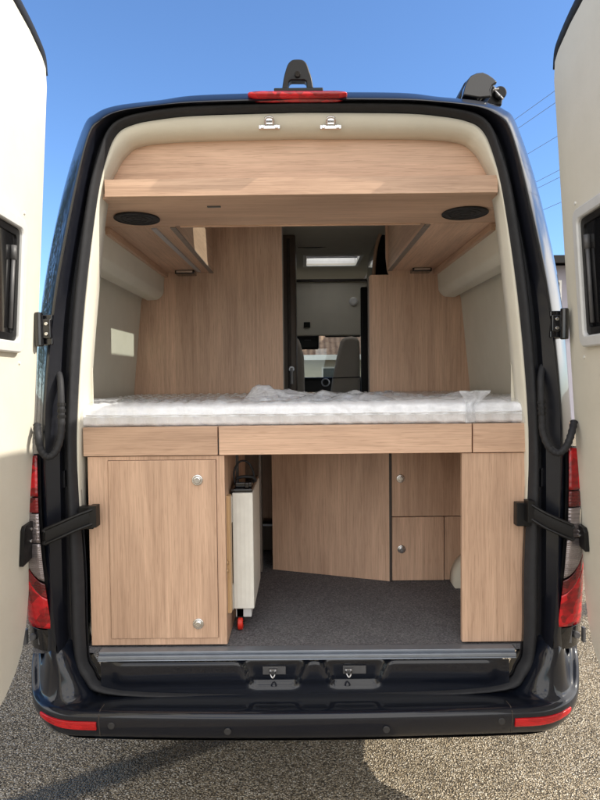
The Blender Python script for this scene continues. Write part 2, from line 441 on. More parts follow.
# high brake light and reversing camera
zb = P(298, 93.5, -.02)
pts = []
bl = BM()
rows_ = []
for i in range(21):
    px = 247 + (348-247)*i/20
    e = 1 - .55*max(0, abs(i-10)/10-.8)/.2
    c = P(px, 93.2 - .004*(px-298), -.03)
    hgt = .0155*e; rows_.append([c+Vector((0,.03,-hgt)), c+Vector((0,-.004,-hgt*.8)), c+Vector((0,-.010,0)), c+Vector((0,.004,hgt*.8)), c+Vector((0,.04,hgt))])
vv = grid(bl, rows_); bl.faces.new(vv[0]); bl.faces.new(vv[-1][::-1])
brake = obj('brake_light', bl, M['red_lens'], van, smooth=True, sub=1)
mount = BM(); a = P(274, 89.5, .03); b = P(323, 89, .03)
box(mount, a.x, b.x, .02, .16, a.z-.012, a.z+.001)
ch = obj('camera_housing', mount, M['black'], van, bevel=.003)
out = [(282,89),(283.6,78),(285.6,70),(287.8,64),(290.5,60.8),(294,59.2),(301,59.2),(304.5,60.8),(307,64),(309.2,70),(311.8,78),(313.5,88.5)]
inn = [(306.8,88.5),(306.5,81.5),(304,80),(291,80),(288.8,82),(288.5,88.8)]
bm = BM(); prism(bm, smooth_path([P(x, y, .03) for x, y in out], 4) + [P(x, y, .03) for x, y in inn], (0, .045, .006))
obj('camera_arch', bm, M['black'], ch, bevel=.010, seg=4)
c = P(297.5, 73, .022); bm = BM(); disc(bm, (c.x, .032, c.z), (0,-1,-.3), .010, .012, 16)
obj('camera_lens', bm, M['gloss_black'], ch)

# awning on the roof edge
prof = [(459,96),(464,86),(467,78),(473,72.5),(483,71),(489,73.5),(498,81),(499,84),(504,87),(506,93),(505,101.5),(497,101),(480,98)]
pp = [P(x, y, .10) for x, y in prof]
aw = obj('awning_case', prism(BM(), [p + Vector((0,.03,0)) for p in pp], (0, 3.4, 0)), M['black'], van, bevel=.006, seg=3)
capp = [(463,95),(465.5,85),(468,79),(471.5,75),(477,72.5),(483,71.8),(488.5,74),(493.5,77.5),(498,82),(493,85.5),(491,90),(492,97),(480,98)]
obj('awning_end_cap', prism(BM(), [P(x, y, .08) for x, y in capp], (0, .045, 0)), M['gloss_black'], aw, bevel=.006, seg=3)
bm = BM()
for (x0,y0,x1,y1,r) in ((493,90,499,89,.004),(495,91,500,96,.004),(500,96,503,99,.004)):
    tube(bm, [P(x0,y0,.115), P(x1,y1,.11)], r, 8)
obj('awning_joint', bm, M['dull_steel'], aw)
c = P(500, 93, .12); bm = BM(); disc(bm, (c.x, .125, c.z), (0,-1,0), .022, .012, 20)
obj('awning_roller_end', bm, M['black'], aw)

# ------------------------------------------------------------------ rear doors
def rear_door(side):
    if side < 0: hb, ht = P(29, 600, 0), P(47, 95, 0)
    else: hb, ht = P(585, 600, 0), P(554.5, 95, 0)
    hd = (ht-hb)/(ht.z-hb.z)                       # per metre of height
    ang = R(3)
    v = Vector((-side*math.sin(ang), -math.cos(ang), 0))
    nin = v.cross(hd).normalized()
    if nin.x*side > 0: nin = -nin                  # points to the middle of the van
    def W(u, z, n=0): return hb + hd*(z-hb.z) + v*u + nin*n
    def UZ(px, py):
        q = onplane(px, py, hb, nin); z = q.z; r = q - (hb + hd*(z-hb.z)); return r.dot(v), z
    out = [(.0,1.0),(0,.83),(.012,.72),(.04,.645),(.09,.59),(.16,.55),(.26,.52),(.40,.505),(.70,.50),(.755,.53),(.77,.60),
           (.77,2.40),(.755,2.56),(.70,2.62),(.5,2.63),(.3,2.62),(.15,2.60),(.05,2.575),(.015,2.555),(.0,2.50),(0,2.0),(0,1.5)]
    out = [(u, z) for u, z in out]
    d = obj('rear_door', prism(BM(), [W(u+.004, z, -.012) for u, z in out], -nin*.045), M['paint'], van, bevel=.012, seg=3)
    obj('door_lining', prism(BM(), [W(u, z) for u, z in out], -nin*.012), M['cream'], d, bevel=.005, seg=3)
    # rubber along the top edge
    topo = [(.006,2.525),(.02,2.565),(.05,2.585),(.15,2.612),(.3,2.632),(.5,2.643),(.70,2.633)]
    bm = BM(); tube(bm, [W(u, z+.006, -.02) for u, z in smooth_path([Vector((a,b,0)) for a,b in topo], 3) for u, z in [(u, z)]] if False else [W(q.x, q.y+.012, -.022) for q in smooth_path([Vector((a,b,0)) for a,b in topo], 3)], .024, 10)
    obj('top_seal', bm, M['rubber'], d, smooth=True)
    # window: frame measured on the door plane
    if side < 0: (u0, zt), (_, zb_) = UZ(22, 221), UZ(17, 353)
    else: (u0, zt), (_, zb_) = UZ(578, 211), UZ(587, 347)
    u1 = .70; w = .034
    fr = BM()
    def rrect(u0, u1, z0, z1, r, n=5):
        o = []
        for cx, cz, a0 in ((u1-r, z1-r, 0), (u0+r, z1-r, 90), (u0+r, z0+r, 180), (u1-r, z0+r, 270)):
            for k in range(n+1):
                a = R(a0+90*k/n); o.append((cx+r*math.cos(a), cz+r*math.sin(a)))
        return o
    O = rrect(u0, u1, zb_, zt, .03); I = rrect(u0+w, u1-w, zb_+w, zt-w, .018)
    O2 = rrect(u0+.004, u1-.004, zb_+.004, zt-.004, .028); I2 = rrect(u0+w-.004, u1-w+.004, zb_+w-.004, zt-w+.004, .02)
    grid(fr, [[W(a,b,.001) for a,b in O], [W(a,b,.016) for a,b in O], [W(a,b,.021) for a,b in O2], [W(a,b,.021) for a,b in I2], [W(a,b,.016) for a,b in I], [W(a,b,.002) for a,b in I]], True)
    obj('window_frame', fr, M['grey_frame'], d, bevel=.0015)
    # dark inner sash and pane
    J = rrect(u0+w+.022, u1-w-.022, zb_+w+.022, zt-w-.022, .012)
    bm = BM(); I3 = rrect(u0+w+.0015, u1-w-.0015, zb_+w+.0015, zt-w-.0015, .018)
    grid(bm, [[W(a,b,.003) for a,b in I3], [W(a,b,.010) for a,b in I3], [W(a,b,.010) for a,b in J], [W(a,b,.004) for a,b in J]], True)
    obj('window_sash', bm, M['black'], d, bevel=.001)
    obj('window_pane', prism(BM(), [W(a,b,.0025) for a,b in J], nin*.003), M['tint'], d)
    bm = BM(); tube(bm, [W(u0+w+.05, zb_+.07, .012), W(u0+w+.045, zt-.10, .012)], .006, 8); tube(bm, [W(u0+w+.045, zt-.13, .012), W(u0+w+.045, zt-.09, .012)], .009, 8)
    obj('window_stay', bm, M['grey_plastic'], d, smooth=True)
    # screw caps beside the window
    for zq in (zt+.028, zb_-.03):
        bm = BM(); disc(bm, W(u0-.014, zq, -.001), nin, .005, .005, 12); obj('screw_cap', bm, M['white_plastic'], d)
    return W, UZ, nin, d, v
doors = {s: rear_door(s) for s in (-1, 1)}

# hinges, conduits, straps
for s, (a, b) in ((-1, ((38,315),(54,345))), (1, ((549,311),(566,338)))):
    p, q = P(*a, -.01), P(*b, -.01)
    x0, x1 = sorted((p.x, q.x)); bm = BM()
    box(bm, x0-.02*(s<0)*0, x1, -.02, .05, q.z, p.z); box(bm, x0, x1, -.035, -.018, q.z+.02, p.z-.015)
    tube(bm, [((x0+x1)/2 + s*.012, -.035, q.z-.006), ((x0+x1)/2 + s*.012, -.035, p.z+.006)], .013, 12)
    hg = obj('door_hinge', bm, M['gloss_black'], van, bevel=.004)
    for k in (.35, .68):
        bm = BM(); disc(bm, ((x0+x1)/2 - s*.012, -.036, q.z+(p.z-q.z)*k), (0,-1,0), .006, .004, 12); obj('hinge_bolt', bm, M['chrome'], hg)
for s in (-1, 1):
    if s < 0: pts = [(57,369,.03),(60,378,.0),(61,392,-.02),(61.5,415,-.03),(61,435,-.03),(56,451,-.04),(48,457,-.05),(41,450,-.06),(38,436,-.06),(37,425,-.03)]
    else: pts = [(543,365,.03),(541,375,.0),(541,390,-.02),(542,412,-.03),(543,432,-.03),(549,447,-.04),(558,453,-.05),(566,447,-.06),(571,435,-.06),(574,422,-.03)]
    path = smooth_path([P(*p) for p in pts], 8)
    rad = [.0108 + (.0016 if (i % 3 == 0 and i > 26) else 0) for i in range(len(path))]
    rad[0] = rad[1] = .009
    bm = BM(); tube(bm, path, rad, 12)
    o = obj('wiring_conduit', bm, M['rubber'], van, smooth=True)
    bm = BM()
    for i in (20, 22, 24): tube(bm, [path[i], path[i+1]], .0135, 12)
    obj('conduit_collar', bm, M['black'], o)
for s in (-1, 1):
    W, UZ, nin, d, v = doors[s]
    if s < 0: br, st, pl = ((80,506),(95,528)), [(94,516),(78,522),(60,530),(46,536)], ((20,527),(32,557))
    else: br, st, pl = ((515,502),(530,525)), [(530,511),(543,519),(560,527),(572,532)], ((578,522),(590,552))
    p, q = P(*br[0], .03), P(*br[1], .03)
    bk = obj('door_check_strap', bx(p.x, q.x, .012, .046, q.z, p.z), M['black'], van, bevel=.003)
    ys_ = (-.005, -.03, -.05, -.06)
    C = smooth_path([P(x, y, yy) for (x, y), yy in zip(st, ys_)], 6)
    bm = BM(); hh = .026; th = .006; rws = []
    for c in C: rws.append([c+Vector((0,-th,-hh)), c+Vector((0,-th*1.6,0)), c+Vector((0,-th,hh)), c+Vector((0,th,hh)), c+Vector((0,th,-hh))])
    vv = grid(bm, rws, True); bm.faces.new(vv[0]); bm.faces.new(vv[-1][::-1])
    e = C[0]; box(bm, e.x-.012, e.x+.012, -.02, .02, e.z-.036, e.z+.036)
    for dz in (-.024, .024):
        tube(bm, [c_+Vector((0,-.009,dz)) for c_ in C], .0055, 8)
    obj('strap_arm', bm, M['black'], bk, bevel=.001)
    u0, z1 = UZ(*pl[0]); u1, z0 = UZ(*pl[1])
    if s > 0: u0, u1 = UZ(*pl[1])[0], UZ(*pl[0])[0]; z0, z1 = UZ(*pl[1])[1], UZ(*pl[0])[1]
    ua, ub = min(u0,u1), max(u0,u1)
    bm = BM(); prism(bm, [W(ua,z0+.012,.001), W(ub,z0,.001), W(ub,z1-.014,.001), W(ub-.01,z1,.001), W(ua,z1+.004,.001)], nin*.014)
    prism(bm, [W(ua-.05,z0+.03,.001), W(ua-.005,z0+.03,.001), W(ua-.005,z1-.012,.001), W(ua-.05,z1-.012,.001)], nin*.022)
    e = C[-1]; f = W(ua-.03, (z0+z1)/2, .018)
    for dz in (-.022, .018): tube(bm, [e+Vector((0,-.004,dz)), f+Vector((0,0,dz))], .008, 8)
    for k in (.3, .65): 
        g_ = e.lerp(f, k); tube(bm, [g_+Vector((0,-.003,-.022)), g_+Vector((0,-.003,.018))], .006, 6)
    obj('strap_plate', bm, M['black'], bk, bevel=.002)
    bm = BM(); disc(bm, W((ua+ub)/2, (z0+z1)/2+.005, .014), nin, .006, .004, 12); obj('plate_screw', bm, M['chrome'], bk)
    bm = BM(); disc(bm, W((ua+ub)/2, z1-.02, .014), nin, .005, .003, 12); obj('plate_screw', bm, M['chrome'], bk)

# tail lights
def tail(s):
    # corner curve: from jamb edge outwards and forward
    zt, zb_ = (P(40,455,0).z, P(40,627,0).z) if s < 0 else (P(572,447,0).z, P(572,625,0).z)
    def pt(u, z):
        k = (z-zb_)/(zt-zb_)
        xi = .872 - .022*(1-k)**2 + .012*k; xo = .965 - .012*k
        a = u
        return Vector((s*(xi+(xo-xi)*math.sin(a*math.pi/2)**.9 if a > 0 else s*xi*s), -.012 + .10*(1-math.cos(a*math.pi/2)) - .018*math.sin(math.pi*k), z))
    def patch(f0, f1, n=12, w=10):
        rows = []
        for i in range(n+1):
            t = i/n; row = []
            for j in range(w+1):
                u = j/w; z = f0(u)+(f1(u)-f0(u))*t; row.append(pt(u, z))
            rows.append(row)
        bm = BM(); grid(bm, rows); return bm
    h = zt-zb_
    b0 = lambda u: zb_; b1 = lambda u: zb_+h*(.27+.30*u**1.3); b1b = lambda u: b1(u)+.006
    b2 = lambda u: zb_+h*.76; b2b = lambda u: b2(u)+.005; b3 = lambda u: zt-.012*u
    bk0 = lambda u: b1(u)-.055*(1-.3*u); bk1 = lambda u: b1(u)-.004
    bm = BM()
    t0 = obj('tail_light', patch(lambda u: zb_-.004, lambda u: zt+.004-.012*u), M['black'], van, smooth=True)
    for v_ in t0.data.vertices: v_.co.y += .012; v_.co.x -= s*.006
    for nm, f0, f1, mt in (('red_lens', b0, bk0, 'red_lens'), ('dark_red_lens', lambda u: bk0(u)+.003, bk1, 'dark_red'), ('clear_lens', b1b, lambda u: zb_+h*.50 if b1b(u) < zb_+h*.50 else b1b(u)+.001, 'ribbed_lens'), ('clear_lens', lambda u: max(zb_+h*.50, b1b(u))+.004, lambda u: zb_+h*.67, 'clear_lens'), ('indicator_lens', lambda u: zb_+h*.67+.004, b2, 'dark_red'), ('red_lens', b2b, b3, 'red_lens')):
        obj(nm, patch(f0, f1), M[mt], t0, smooth=True, solid=.004)
    c = .5
    bm = BM()
    q = pt(.35, zb_+h*.58); tube(bm, [q+Vector((0,.004,-.04)), q+Vector((0,-.004,.05))], .004, 8)
    q2 = pt(.55, zb_+h*.74); tube(bm, [pt(.05,zb_+h*.545), pt(.9,zb_+h*.56)], .003, 6)
    obj('lamp_trim', bm, M['chrome'], t0)
    # black block under the lamp with bolt
    bm = BM(); zz0 = zb_-.085
    grid(bm, [[pt(u, z)+Vector((s*(-.006), .008, 0)) for u in (0,.15,.3,.5,.7,.85,1)] for z in (zz0, zz0+.03, zz0+.06, zb_-.008)])
    o = obj('corner_block', bm, M['gloss_black'], van, solid=.01, bevel=.002)
    bm = BM(); q = pt(.45, zb_-.04); disc(bm, q+Vector((0,.006,0)), (0,-1,0), .011, .014, 14)
    box(bm, q.x-.03, q.x-.02, q.y-.008, q.y+.01, q.z-.025, q.z+.025); box(bm, q.x+.02, q.x+.028, q.y-.006, q.y+.01, q.z-.025, q.z+.025)
    obj('corner_bracket', bm, M['grey_plastic'], o)
    return zz0
zc = {s: tail(s) for s in (-1, 1)}

# jamb details: stepped panel pieces on the pillar
for s in (-1, 1):
    for (pa, pb) in (((57,470),(66,492)), ((56,590),(66,612))):
        p, q = P(*pa, .04), P(*pb, .04)
        x0, x1 = sorted((s*abs(p.x), s*abs(q.x))); bm = BM()
        prism(bm, [(x0,.035,q.z),(x1,.035,q.z+.018),(x1,.035,p.z),(x0,.035,p.z-.012)], (0,.012,0))
        obj('jamb_plate', bm, M['jamb'], van, bevel=.002)

# bumper
def plan(x):
    ax = abs(x); y = -.125 + .020*(ax/.7)**2
    if ax > .72: t = min(1, (ax-.72)/.26); y += .34*(1-math.sqrt(max(0, 1-t*t)))**1.3
    return y
def ss(a, b, x): t = max(0, min(1, (x-a)/(b-a))); return t*t*(3-2*t)
zl = P(302, 714, -.125).z; zbot = P(302, 741, -.12).z
bm = BM(); rows = []
nx = 97
for i in range(nx):
    t = -1 + 2*i/(nx-1); x = .976*math.copysign(abs(t)**.85, t) if t else 0
    ax = abs(x); y = plan(x); k = ss(.70, .90, ax); kk = ss(.76, .97, ax)
    nrm = ss(.70, .976, ax)
    inx = -math.copysign(1, x)*nrm if x else 0; iny = 1-nrm*.55
    zlo = zbot + .025*kk + .19*ss(.92, .974, ax); zf = zl + .012*kk + .14*ss(.92, .974, ax)
    top = zl-.012 + k*(.655-zl+.012)
    dm = lambda dd, z: (x+inx*dd, y+iny*dd, z)
    rows.append([dm(.10, zlo-.004), dm(.034, zlo-.006), dm(.014, zlo), dm(.003, zlo+.02), dm(-.005, zf-.042), dm(-.008, zf-.02), dm(-.005, zf-.006), dm(.004, zf+.001), dm(.018, zf+.003),
                 dm(.05 - .028*k, zf-.002 + k*.030), dm(.085-.055*k, zl-.006 + k*(.565-zl)), dm(.105-.068*k, zl-.010 + k*(.625-zl)), dm(.125-.080*k, top), (x*(1-.04*k)+inx*.1, y+.20, top-.002)])
grid(bm, rows)
bump = obj('bumper', bm, M['paint'], van, smooth=True, sub=1)
bm = BM()
rows = []
for i in range(49):
    x = -.84 + 1.68*i/48; y = plan(x)
    kk = ss(.72, .93, abs(x)); rows.append([(x, y+.016, zbot-.004+.025*kk+.10*ss(.80,.90,abs(x))), (x*.99, y+.03, zbot-.014+.03*kk+.10*ss(.80,.90,abs(x))), (x*.97, y+.10-.07*kk, zbot-.008+.06*kk)])
grid(bm, rows); obj('bumper_valance', bm, M['black'], bump, smooth=True)
def on_bumper(px, py):
    for y in [(-.14+.004*k) for k in range(90)]:
        q = P(px, py, y)
        if plan(q.x) <= y: return q
    return q
for s in (-1, 1):
    x0, x1 = (.672, .868)
    topz = (P(60,714,-.05).z, P(88,717,-.05).z)
    bm = BM(); rows = []
    for i in range(15):
        ax = x0+(x1-x0)*i/14; y = plan(ax); kk = ss(.76, .97, ax); nrm = ss(.70,.976,ax)
        zt_ = zl - .024 + .016*kk; zb_ = zt_ - .034 + .010*(i/14)**3
        ix = -nrm
        f = lambda dd, z: (s*(ax+ix*dd), y+(1-nrm*.55)*dd, z)
        rows.append([f(.012, zb_), f(-.008, zb_+.003), f(-.011, (zb_+zt_)/2), f(-.011, zt_-.003), f(.012, zt_)])
    vv = grid(bm, rows); bm.faces.new(vv[0]); bm.faces.new(vv[-1][::-1])
    obj('rear_reflector', bm, M['reflector'], bump, smooth=False, bevel=.002)
    bm = BM()     # joint between corner piece and centre piece
    y = plan(.664); tube(bm, [(s*.664, y+.006, zbot+.010), (s*.664, y-.0055, zl-.035), (s*.664, y-.006, zl-.008), (s*.664, y+.012, zl+.003), (s*.664, y+.05, zl-.001)], .0016, 6)
    obj('bumper_joint', bm, M['dark_edge'], bump)
for px, py in ((112,724.5),(228,730),(386,728),(501,720)):
    q = on_bumper(px, py); bm = BM(); disc(bm, (q.x, plan(q.x)-.004, q.z), (0,-1,0), .0115, .005, 18)
    o = obj('parking_sensor', bm, M['sensor'], bump, bevel=.0015)

# sill panel with two latch recesses
z1 = P(302, 661, .02).z; z0 = P(302, 694, .02).z
def trap(x, c, wt, wb, t):      # 1 inside the recess
    w = wb+(wt-wb)*t; return ss(w+.022, w-.004, abs(x-c))
bm = BM(); rows = []
xs = [ -.70+1.40*i/150 for i in range(151)]
lc = (P(274,672,.02).x, P(355,671,.02).x)
for j in range(15):
    t = j/14; row = []
    for x in xs:
        rec = max(trap(x, lc[0], .105, .055, t), trap(x, lc[1], .105, .055, t))*ss(0, .12, t-.18)
        pad = ss(.67, .63, abs(x))*ss(.30, .42, t)*ss(1.0, .93, t)
        y = .022 + rec*.028 - pad*.006
        zc_ = z0 + (z1-z0)*t - .030*ss(.60, .70, abs(x))*0 + .03*ss(.62,.70,abs(x))*(1-t)
        row.append((x, y, zc_))
    rows.append(row)
grid(bm, rows)
sill = obj('sill_panel', bm, M['paint'], van, smooth=True)

for i, c in enumerate(lc):
    zc_ = P(274, 673, .02).z; bm = BM()
    box(bm, c-.040, c+.040, .036, .046, zc_-.014, zc_+.014)
    o = obj('latch_plate', bm, M['grey_plastic'], sill, bevel=.002)
    dx = -.004 if i == 0 else -.022; bm = BM()
    tube(bm, smooth_path([(c+dx-.010,.036,zc_+.006),(c+dx-.010,.010,zc_+.002),(c+dx,.004,zc_-.012),(c+dx+.010,.010,zc_+.002),(c+dx+.010,.036,zc_+.006)], 5), .0045, 8)
    box(bm, c+dx-.016, c+dx+.016, .024, .036, zc_-.002, zc_+.014)
    bmesh.ops.scale(bm, vec=(.75,1,.7), space=Matrix.Translation((-(c+dx), 0, -zc_)), verts=bm.verts[:])
    obj('latch_loop', bm, M['dull_steel'], sill, bevel=.001)
fz = P(302, 653.5, .0).z                                  # floor height
bm = BM(); xl, xr = P(97, 656, .0).x, P(517, 652, 0).x
box(bm, xl, xr, .004, .040, fz-.020, fz-.007); box(bm, xl, xr, .016, .056, fz-.007, fz+.003); box(bm, xl, xr, .002, .008, fz-.024, fz-.020)
obj('sill_strip', bm, M['sill_alu'], van, bevel=.003)

# ------------------------------------------------------------------ inside
d0 = 2.05; y0 = .05
obj('floor', bx(-.95, .95, .062, 4.4, fz-.02, fz), M['carpet'], van)
zbt, zbb = zz(425.5, d0), zz(454.5, d0)                # bed front top / bottom
zsh, zsb = zz(180.5, d0), zz(197.5, d0)                # shelf nosing top / bottom
YP = 1.5                                               # partition depth
zceil = H+.95
# side walls (leaning), duct boxes
for s in (-1, 1):
    bm = BM()
    prof = [(.86, fz), (.975, 1.0), (.985, H-.1), (.93, H+.455), (.83, H+.75), (.62, zceil)]
    grid(bm, [[Vector((s*(x*k if x > .7 else x), y, z)) for x, z in prof] for y, k in ((.12, .88), (.30, .93), (.6, 1), (YP-.001, 1), (3.3, 1))])
    obj('side_lining', bm, M['cream'], van, solid=.006)
    bm = BM(); grid(bm, [[Vector((s*x, .125, z)) for x, z in [(.74, 1.2), (.74, H+.45), (.60, H+.9)]], [Vector((s*x, .127, z)) for x, z in [(.87, 1.2), (.82, H+.45), (.62, H+.93)]]])
    obj('pillar_lining', bm, M['cream'], van, solid=.004)
    zb_ = H+.455
    pr = [(s*.90, .26, zb_), (s*.83, .26, zb_+.004), (s*.805, .26, zb_+.018), (s*.792, .26, zb_+.045), (s*.785, .26, zsb-.002), (s*.86, .26, zsb-.002)]
    obj('duct_box', prism(BM(), pr, (0, YP-.26-.002, 0)), M['cream'], van, bevel=.02, seg=4)
# ceiling with two roof openings
bm = BM()
xs_ = [-.62, vent[0], vent2[0], vent[1], vent2[1], .62]; ys__ = [.45, vent[2], vent[3], vent2[2], vent2[3], 4.38]
for i in range(5):
    for j in range(5):
        cx, cy = (xs_[i]+xs_[i+1])/2, (ys__[j]+ys__[j+1])/2
        if any(a[0] < cx < a[1] and a[2] < cy < a[3] for a in (vent, vent2)): continue
        box(bm, xs_[i], xs_[i+1], ys__[j], ys__[j+1], zceil, zceil+.012)
bmesh.ops.remove_doubles(bm, verts=bm.verts[:], dist=1e-5)
obj('ceiling', bm, M['olive'], van)
for a in (vent, vent2):
    bm = BM(); w = .03; zt_ = zceil+.13
    box(bm, a[0]-w, a[0]-.001, a[2]-w, a[3]+w, zceil-.01, zt_); box(bm, a[1]+.001, a[1]+w, a[2]-w, a[3]+w, zceil-.01, zt_)
    box(bm, a[0], a[1], a[2]-w, a[2]-.001, zceil-.01, zt_); box(bm, a[0], a[1], a[3]+.001, a[3]+w, zceil-.01, zt_)
    o = obj('roof_window', bm, M['white_plastic'], van, bevel=.004)
    obj('roof_window_pane', bx(a[0]-w, a[1]+w, a[2]-w, a[3]+w, zt_+.002, zt_+.006), M['glass'] if a is vent else M['opal'], o)
    if a is vent2:
        bm = BM(); box(bm, a[0], a[1], (a[2]+a[3])/2-.012, (a[2]+a[3])/2+.012, zceil+.02, zceil+.045); obj('blind_bar', bm, M['grey_plastic'], o)

# overhead unit across the opening
bm = BM()
inner = [p for p in l6]
pts = []
for i in list(range(N-6*6, N)) + list(range(0, 6*6+1)):
    p = l6[i]; 
    if p.z > zsh+.002: pts.append((p.x*1.01, .115, p.z+.006))
ov = obj('overhead_unit', prism(BM(), pts, (0, .02, 0)), M['wood_h'], van)
xa, xb = P(105, 192, y0).x, P(497.5, 187, y0).x
obj('shelf_edge', bx(xa, xb, y0-.006, y0+.022, zsb, zsh), M['wood_h'], ov, bevel=.002)
obj('shelf_top', bx(xa, xb, y0+.0225, .118, zsh-.02, zsh-.002), M['wood_h'], ov)
yb = .44; xlk = .505; xout = .79
obj('shelf_soffit', bx(-xout, xout, y0+.0225, yb, zsb+.001, zsb+.02), M['wood_h'], ov, bevel=.001)
obj('unit_back', bx(-xout+.003, xout-.003, yb-.02, yb-.002, zsb+.0205, zceil-.002), M['wood_h'], ov)
bm = BM(); box(bm, -xlk+.02, xlk-.02, yb+.0005, yb+.012, zsb-.004, zsb+.02); obj('soffit_lip', bm, M['wood_h'], ov, bevel=.001)
c = P(230, 207, .2); c = G(214, 206.5, zsb); bm = BM(); box(bm, c.x-.024, c.x+.024, c.y-.006, c.y+.006, zsb-.003, zsb+.001); obj('soffit_latch', bm, M['grey_plastic'], ov)
for px, py in ((137, 218), (465, 212.5)):
    c = G(px, py, zsb); bm = BM(); disc(bm, (c.x, c.y, zsb+.001), (0,0,-1), .083, .006, 40, .079)
    tube(bm, [(c.x+.083*math.cos(2*math.pi*k/40), c.y+.083*math.sin(2*math.pi*k/40), zsb-.004) for k in range(41)], .0035, 6)
    for q_ in (.02, .04, .06): tube(bm, [(c.x+q_*math.cos(2*math.pi*k/40), c.y+q_*math.sin(2*math.pi*k/40), zsb-.0055) for k in range(41)], .0015, 5)
    obj('speaker', bm, M['rubber'], ov)
for s in (-1, 1):
    xi, xo = s*xlk, s*xout
    lk = obj('overhead_locker', bx(xi, xo, yb+.001, YP-.002, zsb, zsb+.018), M['wood_d'], van, bevel=.001)
    obj('locker_front', bx(xi+s*.002, xi+s*.02, yb+.013, YP-.002, zsb+.019, zceil-.004), M['wood_d'], lk)
    obj('edge_strip', bx(xi-s*.001, xi+s*.022, yb+.013, YP-.004, zsb-.005, zsb-.0005), M['edge'], lk)
    if s < 0:
        a, b = G(154, 228, zsb), G(199, 271, zsb)
        bm = BM(); w = .011; prism(bm, [(a.x-w,a.y,zsb-.006),(a.x+w,a.y,zsb-.006),(b.x+w,min(b.y,YP-.01),zsb-.006),(b.x-w,min(b.y,YP-.01),zsb-.006)], (0,0,.0055))
        obj('light_bar', bm, M['alu'], lk)
    obj('wall_batten', bx(xo, xo-s*.022, yb+.002, YP-.004, zsb-.03, zsb-.001), M['wood_d'], lk, bevel=.002)
    c = P(186, 268, YP-.04) if s < 0 else P(420.5, 258.5, YP-.04)
    bm = BM(); box(bm, c.x-.055, c.x+.055, YP-.09, YP-.005, zsb-.022, zsb-.001)
    sl = obj('spotlight', bm, M['gloss_black'], lk, bevel=.004)
    bm = BM(); box(bm, c.x-.045, c.x+.045, YP-.094, YP-.0905, zsb-.016, zsb-.005); obj('spotlight_lens', bm, M['chrome'], lk)

# partitions behind the bed
xL = xx(283.5, D+YP); xR1, xR2 = xx(370, D+YP), xx(388, D+YP)
zst = zz(276.5, D+YP)
obj('partition', bx(-.98, xL, YP, YP+.02, fz, zceil), M['wood_v'], van)
r = .03
pts = [(.98,YP,fz),(.98,YP,zceil),(xR2-.01,YP,zceil),(xR2-.008,YP,zst+.10),(xR2,YP,zst+.03),(xR2+.006,YP,zst+.008),(xR2+.012,YP,zst),(xR1+.012,YP,zst),(xR1+.003,YP,zst-.004),(xR1,YP,zst-.015),(xR1,YP,fz)]
obj('partition', prism(BM(), pts, (0,.02,0)), M['wood_v'], van)
bm = BM(); c = P(436, 264, YP); disc(bm, (c.x, YP-.001, c.z), (0,-1,0), .022, .02, 18); obj('pipe_stub', bm, M['black'], van)
obj('partition_edge', bx(xL+.001, xL+.006, YP-.002, YP+.03, fz, zceil), M['edge'], van)
obj('partition_edge', bx(xR1-.007, xR1-.001, YP-.002, YP+.03, fz, zst-.012), M['edge'], van)

# bed base, drawer fronts
obj('bed_base', bx(-.93, .93, .075, YP-.003, zbt-.045, zbt-.001), M['wood_d'], van)
for a, b in ((P(83,440,y0).x, xx(216.8,d0)), (xx(218.2,d0), xx(471.8,d0)), (xx(473.2,d0), P(528,438,y0).x)):
    obj('bed_front', bx(a, b, y0, y0+.02, zbb, zbt), M['wood_h'], van, bevel=.0015)
bm = BM(); box(bm, xx(216.8,d0)-.002, xx(218.2,d0)+.002, y0+.006, y0+.018, zbb+.004, zbb+.055); obj('front_joint', bm, M['dark_edge'], van)
# left cabinet
ca, cb = xx(85,d0), xx(223,d0); cz0 = zz(648.5, d0); ct = zbb-.003; yc = y0+.008
dl, dr, dt, dbt = xx(105.5,d0), xx(214.5,d0), zz(459.5,d0), zz(641.5,d0)
bm = BM(); e = .0015
box(bm, ca, dl-e, yc, yc+.02, cz0, ct); box(bm, dr+e, cb, yc, yc+.02, cz0, ct); box(bm, dl-e, dr+e, yc, yc+.02, dt+e, ct); box(bm, dl-e, dr+e, yc, yc+.02, cz0, dbt-e)
bmesh.ops.remove_doubles(bm, verts=bm.verts[:], dist=1e-6)
cabn = obj('garage_cabinet', bm, M['wood_v'], van)
obj('cabinet_side', bx(cb-.018, cb, yc+.0205, .80, fz+.001, zbt-.05), M['wood_v'], cabn)
obj('cabinet_door', bx(dl, dr, yc-.006, yc+.013, dbt, dt), M['wood_v'], cabn, bevel=.003, seg=3)
def knob(parent, x, y, z):
    bm = BM(); tube(bm, [(x,y,z),(x,y-.004,z),(x,y-.006,z)], [.019,.019,.016], 24)
    tube(bm, [(x,y-.006,z),(x,y-.011,z),(x,y-.013,z)], [.0125,.0125,.010], 24)
    obj('push_knob', bm, M['chrome'], parent, bevel=.001)
for px, py in ((197.5,480),(198.5,623.5)): q = P(px, py, yc-.006); knob(cabn, q.x, yc-.0062, q.z)
# pine board beside the cabinet
bm = BM(); box(bm, xx(223.6,2.1), xx(228.6,2.1), .10, .14, fz+.10, zz(495,2.12)); obj('side_board', bm, M['pine'], cabn, bevel=.003)
bm = BM()
bm.free()
for py in (563, 571): q = P(227, py, .1); bm = BM(); tube(bm, [(q.x-.012,.094,q.z),(q.x+.006,.094,q.z+.004)], .006, 8); obj('board_clip', bm, M['pine'], cabn, smooth=True)
